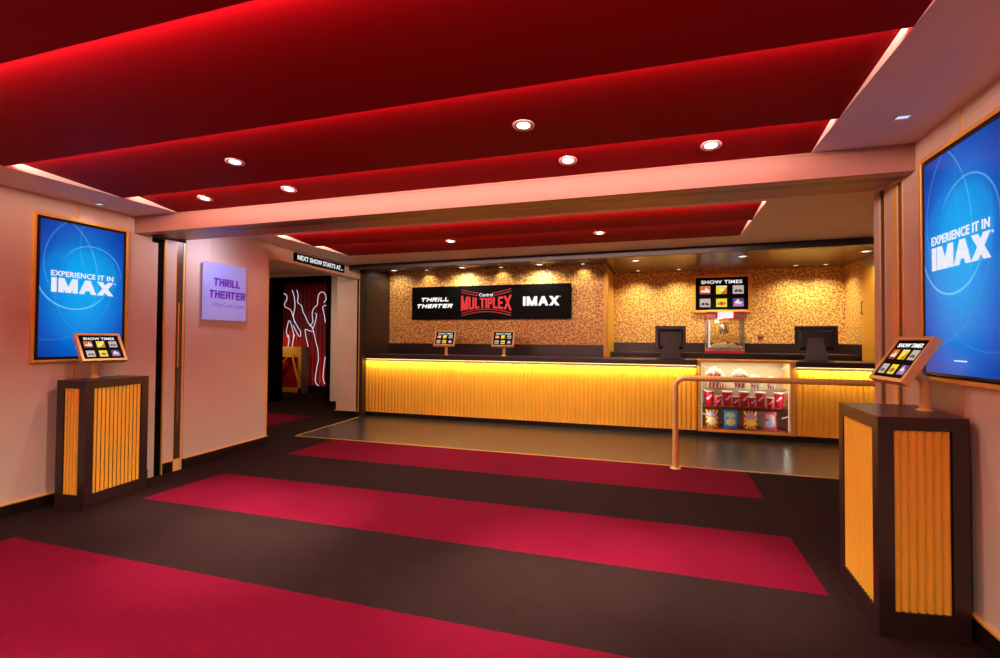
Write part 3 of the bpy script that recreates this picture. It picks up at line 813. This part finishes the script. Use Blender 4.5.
# ------------------------------------------------------------------ display case
t = thing('display_case', 'glass-fronted snack display case in a gold frame, set into the counter', 'display case', (1.31, CF, 0))
hw = .70
fr = MB()
fr.box(-hw, -hw + .05, -.02, .5, .09, 1.24).box(hw - .075, hw, -.02, .5, .09, 1.24).box(-hw + .05, hw - .075, -.02, .5, .09, .13).box(-hw + .05, hw - .075, -.02, .04, 1.205, 1.24).box(-hw + .05, hw - .075, .46, .5, 1.205, 1.24)
fr.build('frame', M['gold'], t, .003)
MB().box(-hw, hw, .04, .5, 0, .09).build('toe_kick', M['base'], t)
MB().box(-hw + .05, hw - .075, .48, .5, .13, 1.205).build('back_panel', M['caseback'], t)
MB().box(-hw + .05, hw - .075, .03, .48, .13, .14).build('floor_panel', M['casefloor'], t)
MB().box(-hw + .051, hw - .076, -.008, -.002, .131, 1.204).build('glass_front', M['glass'], t)
MB().box(-hw + .051, hw - .076, .041, .459, 1.215, 1.222).build('glass_top', M['glass'], t)
for z, nm, mt in ((.80, 'glass_shelf', 'glass'), (.49, 'shelf', 'shelfwood')):
    MB().box(-hw + .052, hw - .077, .05, .475, z - (.014 if mt == 'glass' else .05), z).build(nm, M[mt], t)
for sx in (-hw + .062, hw - .092):
    MB().box(sx - .004, sx + .004, .01, .02, .14, 1.2).build('light_tube', M['tube'], t)
for sx, dr in ((hw - .10, -1), (-hw + .07, 1)):
    for z in (1.13, .75, .36):
        MB().tube([(sx, .03, z + .02), (sx + dr * .075, .09, z - .02)], .006, 8).build('shelf_bracket', M['tube'], t)
light('AREA', (1.3, CF + .2, 1.19), 8, (1, .88, .68), (0, 0, 0), shape='RECTANGLE', size=1.2, size_y=.25)
light('AREA', (.70, CF + .06, .7), 2, (1, .9, .75), (0, -PI / 2, 0), shape='RECTANGLE', size=1.0, size_y=.02)
light('AREA', (1.90, CF + .06, .7), 2, (1, .9, .75), (0, PI / 2, 0), shape='RECTANGLE', size=1.0, size_y=.02)

def popcorn_box(s, label):
    t = thing('popcorn_box', label, 'popcorn box', (0, 0, 0), 0, 'popcorn boxes on the top shelf')
    a, b, h = .062 * s, .088 * s, .17 * s
    vs = [(-a, -a, 0), (a, -a, 0), (a, a, 0), (-a, a, 0), (-b, -b, h), (b, -b, h), (b, b, h), (-b, b, h)]
    MB().add(vs, [(3, 2, 1, 0), (0, 1, 5, 4), (1, 2, 6, 5), (2, 3, 7, 6), (3, 0, 4, 7), (4, 5, 6, 7)]).build('carton', M['bucket'], t)
    MB().box(-.055 * s, .055 * s, -b - .001, -b * .9, h * .35, h * .72).build('label_panel', M['white'], t)
    mb = MB()
    for i in range(70):
        r_ = b * math.sqrt(random.random()); an = random.uniform(0, 2 * PI)
        mb.ball((r_ * math.cos(an), r_ * math.sin(an), h + (1 - (r_ / b) ** 2) * .075 * s * random.uniform(.5, 1)), random.uniform(.014, .022) * s, 0, 6, 4, .25)
    o = mb.build('popcorn_heap', M['popcorn'], t); o['kind'] = 'stuff'
    return t
PB = popcorn_box(1.25, 'big red and white popcorn box at the left end of the top shelf')
PB.location = (.87, 8.80, .80)
for x, y, s, lb in ((.99, 8.98, .8, 'small popcorn box behind the big one at the left of the top shelf'), (1.25, 8.82, 1.15, 'heaped popcorn box at the middle of the top shelf'),
                    (1.47, 8.80, .85, 'smaller popcorn box right of the middle one on the top shelf'), (1.70, 8.80, .75, 'smallest popcorn box, at the right end of the top shelf')):
    o = dup(PB, (x, y, .80), 0, lb); o.scale = (s / 1.25,) * 3

def cup(label, group):
    t = thing('drink_cup', label, 'cup', (0, 0, 0), 0, group)
    MB().lathe([(.055, 0), (.058, .004), (.078, .225)], 24).build('cup_body', M['cup'], t)
    MB().lathe([(.080, .222), (.083, .226), (.083, .236), (.074, .240), (.074, .236)], 24).build('lid', M['white'], t)
    mb = MB()
    for k_ in range(12):                       # a white swirl round the front
        a0, a1 = -PI / 2 - .75 + k_ * .125, -PI / 2 - .75 + (k_ + 1) * .125
        def P(a, q): 
            zc = .135 + .03 * math.sin((a + PI / 2) * 2.6); z = zc + q * .022 * math.cos((a + PI / 2) * 1.9); r_ = .058 + .02 * z / .225 + .0015
            return (r_ * math.cos(a), r_ * math.sin(a), z)
        mb.add([P(a0, -1), P(a1, -1), P(a1, 1), P(a0, 1)], [(0, 1, 2, 3)])
    mb.build('swirl_logo', M['white'], t)
    return t
gb, gs = 'large red cups on the middle shelf', 'small red cups on the middle shelf'
C0 = cup('large red cup at the left end of the middle shelf', gb); C0.location = (.80, 8.88, .49)
for x, lb in ((1.075, 'second large red cup from the left on the middle shelf'), (1.325, 'third large red cup from the left on the middle shelf'),
              (1.565, 'fourth large red cup from the left on the middle shelf'), (1.83, 'large red cup at the right end of the middle shelf')):
    dup(C0, (x, 8.88, .49), random.uniform(-.3, .3), lb)
for x, lb in ((.925, 'small red cup at the left of the front row on the middle shelf'), (1.19, 'second small red cup from the left in the front row of the middle shelf'),
              (1.42, 'third small red cup from the left in the front row of the middle shelf'), (1.68, 'small red cup at the right of the front row on the middle shelf')):
    o = dup(C0, (x, 8.755, .49), random.uniform(-.3, .3), lb, gs); o.scale = (.72, .72, .72)
for x, mt, lb in ((.835, 'bag_cream', 'red and yellow snack bag with a cream patch at the left of the bottom shelf'), (1.115, 'bag_blue', 'blue snack bag on the bottom shelf'),
                  (1.405, 'bag_sun', 'red and yellow sunburst snack bag on the bottom shelf'), (1.685, 'bag_pink', 'pinkish snack bag with a blue patch at the right of the bottom shelf')):
    t = thing('snack_bag', lb, 'snack bag', (x, 8.83, .14), 0, 'snack bags on the bottom shelf')
    mb = MB(); W, Hh, nx, nz = .098, .31, 8, 12
    for sd in (-1, 1):
        vs = [(W * (2 * i / nx - 1) * (1 - .05 * math.sin(PI * j / nz)), sd * .04 * (math.sin(PI * i / nx) ** .6) * (math.sin(PI * min(max((j - .6) / (nz - 1.2), 0), 1)) ** .5), Hh * j / nz) for j in range(nz + 1) for i in range(nx + 1)]
        fs = []
        for j in range(nz):
            for i in range(nx):
                a = j * (nx + 1) + i; q = (a, a + 1, a + nx + 2, a + nx + 1); fs.append(q if sd < 0 else tuple(reversed(q)))
        mb.add(vs, fs, 0, True)
    mb.build('bag_body', M[mt], t)
    MB().box(-W, W, -.003, .003, Hh - .001, Hh + .014).build('top_seal', M[mt], t)

# ------------------------------------------------------------------ popcorn machine
t = thing('popcorn_machine', 'red and chrome popcorn machine with glass sides on the back counter', 'popcorn machine', (1.235, 10.66, 1.31)); t.scale = (.80, .9, .93)
w, dpt = .42, .26
MB().box(-w, w, -dpt, dpt, .0, .05).build('base', M['redplastic'], t, .004)
MB().box(-w + .03, w - .03, -dpt + .02, dpt - .02, .05, .10).build('tray', M['chrome'], t)
for sx in (-1, 1):
    for sy in (-1, 1):
        MB().box(sx * (w - .02) - .018, sx * (w - .02) + .018, sy * (dpt - .02) - .018, sy * (dpt - .02) + .018, .05, .72).build('corner_post', M['chrome'], t)
for a in ((-w + .04, w - .04, -dpt + .015, -dpt + .02), (-w + .04, w - .04, dpt - .02, dpt - .015)):
    MB().box(*a, .10, .72).build('glass_pane', M['glass'], t)
for sx in (-1, 1):
    MB().box(sx * (w - .018) - .003, sx * (w - .018) + .003, -dpt + .04, dpt - .04, .10, .72).build('glass_pane', M['glass'], t)
MB().box(-w, w, -dpt, dpt, .72, .84).box(-w - .012, w + .012, -dpt - .012, dpt + .012, .84, .86).build('canopy', M['redplastic'], t, .005)
MB().box(-w + .001, -w + .20, -dpt - .004, -dpt, .735, .80).box(w - .20, w - .001, -dpt - .004, -dpt, .735, .80).build('canopy_grille', M['chrome'], t)
sg = MB().box(-.17, .17, -dpt - .012, -dpt, .725, .865).build('sign_plate', glow('white_sign_added_glow', (1, .93, .9), .8, (.5, .48, .46)), t)  # white plate given an added glow, as little light reaches its front
mb = MB()
for z, n_ in ((.815, 6), (.765, 7)):
    for k_ in range(n_):
        x = -.13 + k_ * .26 / (n_ - 1)
        mb.box(x - .011, x + .006, -dpt - .014, -dpt - .012, z - .010 + .004 * (k_ % 2), z + .006 + .004 * ((k_ + 1) % 2))
mb.build('sign_marks', M['redplastic'], sg)
MB().lathe([(.001, 0), (.09, .005), (.12, .05), (.125, .16), (.11, .18), (.001, .19)], 24, (0, .02, .40)).build('kettle', M['chrome'], t)
MB().tube([(0, .02, .58), (0, .02, .72)], .015).tube([(-.2, .02, .62), (.2, .02, .62)], .012).build('kettle_hanger', M['dkmetal'], t)
mb = MB()
for i in range(260):
    x = random.uniform(-w + .05, w - .05); y = random.uniform(-dpt + .05, dpt - .05)
    mb.ball((x, y, .105 + random.random() * .10 * (1 - (x / w) ** 2)), random.uniform(.016, .026), 0, 6, 4, .25)
o = mb.build('popcorn_heap', M['popcorn'], t); o['kind'] = 'stuff'
MB().tube([(-w + .06, -dpt + .06, .11), (-w + .06, -dpt + .06, .70)], .02, 10).build('light_tube', M['tube'], t)
MB().box(w - .004, w + .02, -.05, .03, .38, .46).build('side_switch', M['redplastic'], t)
light('POINT', (1.15, 10.6, 1.94), 4, (1, .8, .5), shadow_soft_size=.05)
# small dark red fitting on the wall right of it
tw_ = thing('wall_outlet', 'small dark red fitting on the flecked wall right of the popcorn machine', 'wall fitting', (1.96, 11.1, 1.62))
MB().box(-.05, .05, -.02, 0, -.03, .03).build('plate', M['shelfwood'], tw_, .004)
MB().box(-.03, .015, -.03, -.02, -.015, .015).build('button', M['redplastic'], tw_)

# ------------------------------------------------------------------ till monitors, seen from behind
def till(label, W, tilt):
    t = thing('till_monitor', label, 'monitor', (0, 0, 0), 0, 'black till monitors')
    Ht = .44
    X = Matrix.Translation((0, .02, .345)) @ Matrix.Rotation(tilt, 4, 'X')
    mb = MB(); mb.X = X
    mb.box(-W / 2, W / 2, .0, .035, -Ht / 2, Ht / 2); sh = mb.build('housing', M['monitor'], t, .006)
    mb = MB(); mb.X = X
    i0, i1 = W * .40, W * .33
    mb.add([(-i0, 0, -Ht * .40), (i0, 0, -Ht * .40), (i0, 0, Ht * .38), (-i0, 0, Ht * .38), (-i1, -.035, -Ht * .30), (i1, -.035, -Ht * .30), (i1, -.035, Ht * .25), (-i1, -.035, Ht * .25)],
           [(4, 5, 6, 7), (0, 1, 5, 4), (1, 2, 6, 5), (2, 3, 7, 6), (3, 0, 4, 7)])
    mb.build('rear_cover', M['monitor'], t)
    mb = MB(); mb.X = X
    mb.box(-W / 2 + .015, W / 2 - .015, .035, .038, -Ht / 2 + .015, Ht / 2 - .015); mb.build('screen', M['screenblack'], t)
    MB().add([(-.16, -.10, .014), (.16, -.10, .014), (.16, .04, .014), (-.16, .04, .014), (-.10, -.06, .36), (.10, -.06, .36), (.10, .0, .36), (-.10, .0, .36)],
             [(3, 2, 1, 0), (4, 5, 6, 7), (0, 1, 5, 4), (1, 2, 6, 5), (2, 3, 7, 6), (3, 0, 4, 7)]).build('stand', M['monitor'], t)
    MB().box(-.23, .23, -.13, .10, 0, .014).build('base', M['monitor'], t, .003)
    return t
tm = till('black monitor on a stand seen from behind, left of the glass case', .50, math.radians(-6))
tm.location = (.20, 8.93, 1.235); tm.rotation_euler[2] = math.radians(2)
t2 = till('black monitor on a stand seen from behind, right of the glass case', .58, math.radians(-14))
t2.location = (2.36, 8.93, 1.235); t2.rotation_euler[2] = math.radians(-14)

# ------------------------------------------------------------------ handrail
t = thing('handrail', 'copper tube handrail standing on the carpet edge before the glass case', 'handrail', (.199, 6.395, 0))
pts = [(0, 0, .012), (0, 0, .5), (0, 0, .98)]
for k_ in range(1, 7):
    a = k_ / 6 * PI / 2; pts.append((.11 * (1 - math.cos(a)), 0, .985 + .11 * math.sin(a)))
pts += [(1.2, 0, 1.095), (3.21, 0, 1.095)]
MB().tube(pts, .034, 18).build('rail', M['copper'], t)
MB().lathe([(.062, 0), (.062, .012), (.04, .018)], 24).build('base_flange', M['copper'], t)
X = Matrix.Translation((3.221, 0, 1.095)) @ Matrix.Rotation(-PI / 2, 4, 'Y'); mb = MB(); mb.X = X
mb.lathe([(.062, 0), (.062, .012), (.04, .018)], 24).build('wall_flange', M['copper'], t)

# ------------------------------------------------------------------ folding partition leaves, parked at both jambs
t = thing('folding_partition', 'folded dark partition leaf with brass edges parked at the left jamb', 'partition', (-5.33, 4.38, 0), 0, 'folded partition leaves')
MB().box(-.12, -.006, -.05, .036, .14, 2.66).build('dark_post', M['dkmetal'], t)
MB().box(-.12, .0, .037, .058, 0, 2.66).build('brass_edge', M['copper'], t)
MB().box(-.08, .0, -.055, -.048, 0, 2.66).build('brass_edge', M['gold'], t)
MB().box(-.10, -.002, -.045, .035, 0, .135).build('foot_block', M['copper'], t)
MB().box(-.01, .002, -.022, .006, .55, 1.15).build('slot_plate', M['grey'], t)
MB().box(-.01, .002, -.018, -.008, 1.2, 1.95).build('pull_handle', M['gold'], t)
t = thing('folding_partition', 'folded cream partition leaf with a dark brass slot at the right jamb', 'partition', (1.58, 4.36, 0), 0, 'folded partition leaves')
MB().box(.01, .16, -.052, .034, .0, 2.68).build('dark_post', M['dkmetal'], t)
MB().box(.0, .05, -.06, -.052, 0, 2.68).build('brass_edge', M['gold'], t)
MB().box(.0, .16, .035, .13, 0, 2.69).build('leaf', M['wall'], t)

# ------------------------------------------------------------------ gallery: neon figures and a gold booth
def ray(px, py):
    a, b = px - 500, py - 329
    u = cr * a + sr * b; v = -sr * a + cr * b
    return r0 * (u / f_px) + fw - u0 * (v / f_px)
def at(px, py, Y):
    d = ray(px, py); return Vector((0, 0, H)) + d * (Y / d.y)
def za(pts): return [(255 + x / 6.58, 240 + y / 6.58) for x, y in pts]
def zb(pts): return [(255 + x / 5.98, 330 + y / 5.98) for x, y in pts]
def smooth(ps, Y, n_=4):
    P = [at(x, y, Y) for x, y in ps]; out = []
    for i in range(len(P) - 1):
        p0 = P[max(i - 1, 0)]; p1 = P[i]; p2 = P[i + 1]; p3 = P[min(i + 2, len(P) - 1)]
        for k_ in range(n_):
            s = k_ / n_
            out.append(.5 * (2 * p1 + (p2 - p0) * s + (2 * p0 - 5 * p1 + 4 * p2 - p3) * s * s + (3 * p1 - p0 - 3 * p2 + p3) * s ** 3))
    out.append(P[-1]); return out
def neon(label, lines):
    t = thing('neon_figure', label, 'neon figure', at(300, 391, 11.86) * 1.0, 0, 'white neon outline figures')
    o = Vector(t.location)
    for l in lines:
        MB().tube([p - o for p in smooth(l, 11.86)], .008, 8).build('neon_tube', M['neon'], t)
neon('white neon outline of a figure at the left, head and bent arm', [
    za([(178, 350), (198, 355), (210, 372), (208, 395), (195, 420), (198, 440), (222, 452), (240, 470), (252, 510), (266, 545), (286, 580), (300, 606), (298, 634), (284, 626), (264, 588), (250, 560)]),
    za([(255, 625), (240, 560), (225, 530), (212, 570), (207, 602), (216, 640)]) + zb([(200, 30), (203, 55), (197, 102)]),
    za([(258, 620), (252, 645)]) + zb([(236, 28), (228, 60), (222, 103)])])
neon('white neon outline of a dancing figure between the other two', [
    za([(245, 330), (258, 375), (263, 440), (252, 500), (262, 545)]),
    za([(275, 330), (284, 365), (281, 410), (305, 432), (316, 472), (335, 510), (352, 548), (378, 578)])])
neon('white neon outline of a standing figure at the right, head to foot', [
    za([(385, 600), (376, 575), (366, 556), (381, 540), (376, 488), (386, 452), (410, 425), (413, 390), (421, 356), (440, 342), (460, 354), (468, 388), (452, 412)]),
    za([(395, 482), (405, 492), (396, 540), (381, 582)]),
    za([(385, 604), (350, 595), (330, 588), (333, 620)]) + zb([(305, 42), (318, 102)]),
    za([(380, 580), (392, 630)]) + zb([(356, 30), (362, 65), (375, 112), (379, 172), (369, 230), (360, 295), (366, 320), (380, 334)]),
    za([(467, 430), (446, 440), (455, 490), (463, 540)]),
    zb([(420, 160), (412, 220), (407, 280), (412, 310), (423, 325)])])
# pleated curtain along the back of the gallery
t = thing('curtain', 'long red pleated curtain at the back of the gallery behind the neon figures', 'curtain', (-9.2, 12.02, 0))
flutes(MB(), -3.0, 3.0, .17, 3.3, 46, .05, 0, 6).build('pleats', M['gwall'], t)
MB().tube([(-3.05, -.02, 3.32), (3.05, -.02, 3.32)], .018, 8).build('curtain_rail', M['dkmetal'], t)
light('SPOT', (-8.9, 11.3, .25), 9, (1, .3, .22), (2.3, 0, 0), spot_size=2.4, spot_blend=1, shadow_soft_size=.08)
# gold booth with braces
t = thing('gold_booth', 'low gold booth frame with diagonal braces in the red gallery', 'booth', (-9.95, 11.72, 0))
fr = MB().box(-.9, .32, -.04, .04, 1.0, 1.30).box(.20, .32, -.04, .04, 0, 1.0).box(-.9, .32, -.04, .04, 0, .12).box(-.9, -.8, -.04, .04, 0, 1.0)
fr.build('frame', M['gold'], t)
MB().tube([(.02, -.06, 1.05), (.42, -.25, .28)], .03, 8).build('brace', M['gold'], t)
MB().tube([(-.10, -.06, 1.02), (-.52, -.10, .60)], .03, 8).build('brace', M['gold'], t)
MB().box(.33, .50, -.04, .04, 0, 1.30).build('side_panel', M['taupe'], t)
MB().box(-.8, .20, .02, .04, .12, 1.0).build('red_curtain', M['gwall'], t)

# ================================================================== world and view
w = bpy.data.worlds.new('world'); SC.world = w; w.use_nodes = True
w.node_tree.nodes['Background'].inputs[0].default_value = (.5, .35, .3, 1); w.node_tree.nodes['Background'].inputs[1].default_value = .05
SC.view_settings.view_transform = 'Standard'; SC.view_settings.look = 'None'; SC.view_settings.gamma = 1; SC.view_settings.use_curve_mapping = False
SC.view_settings.exposure = 0.0
SC.cycles.max_bounces = 8; SC.cycles.transparent_max_bounces = 12
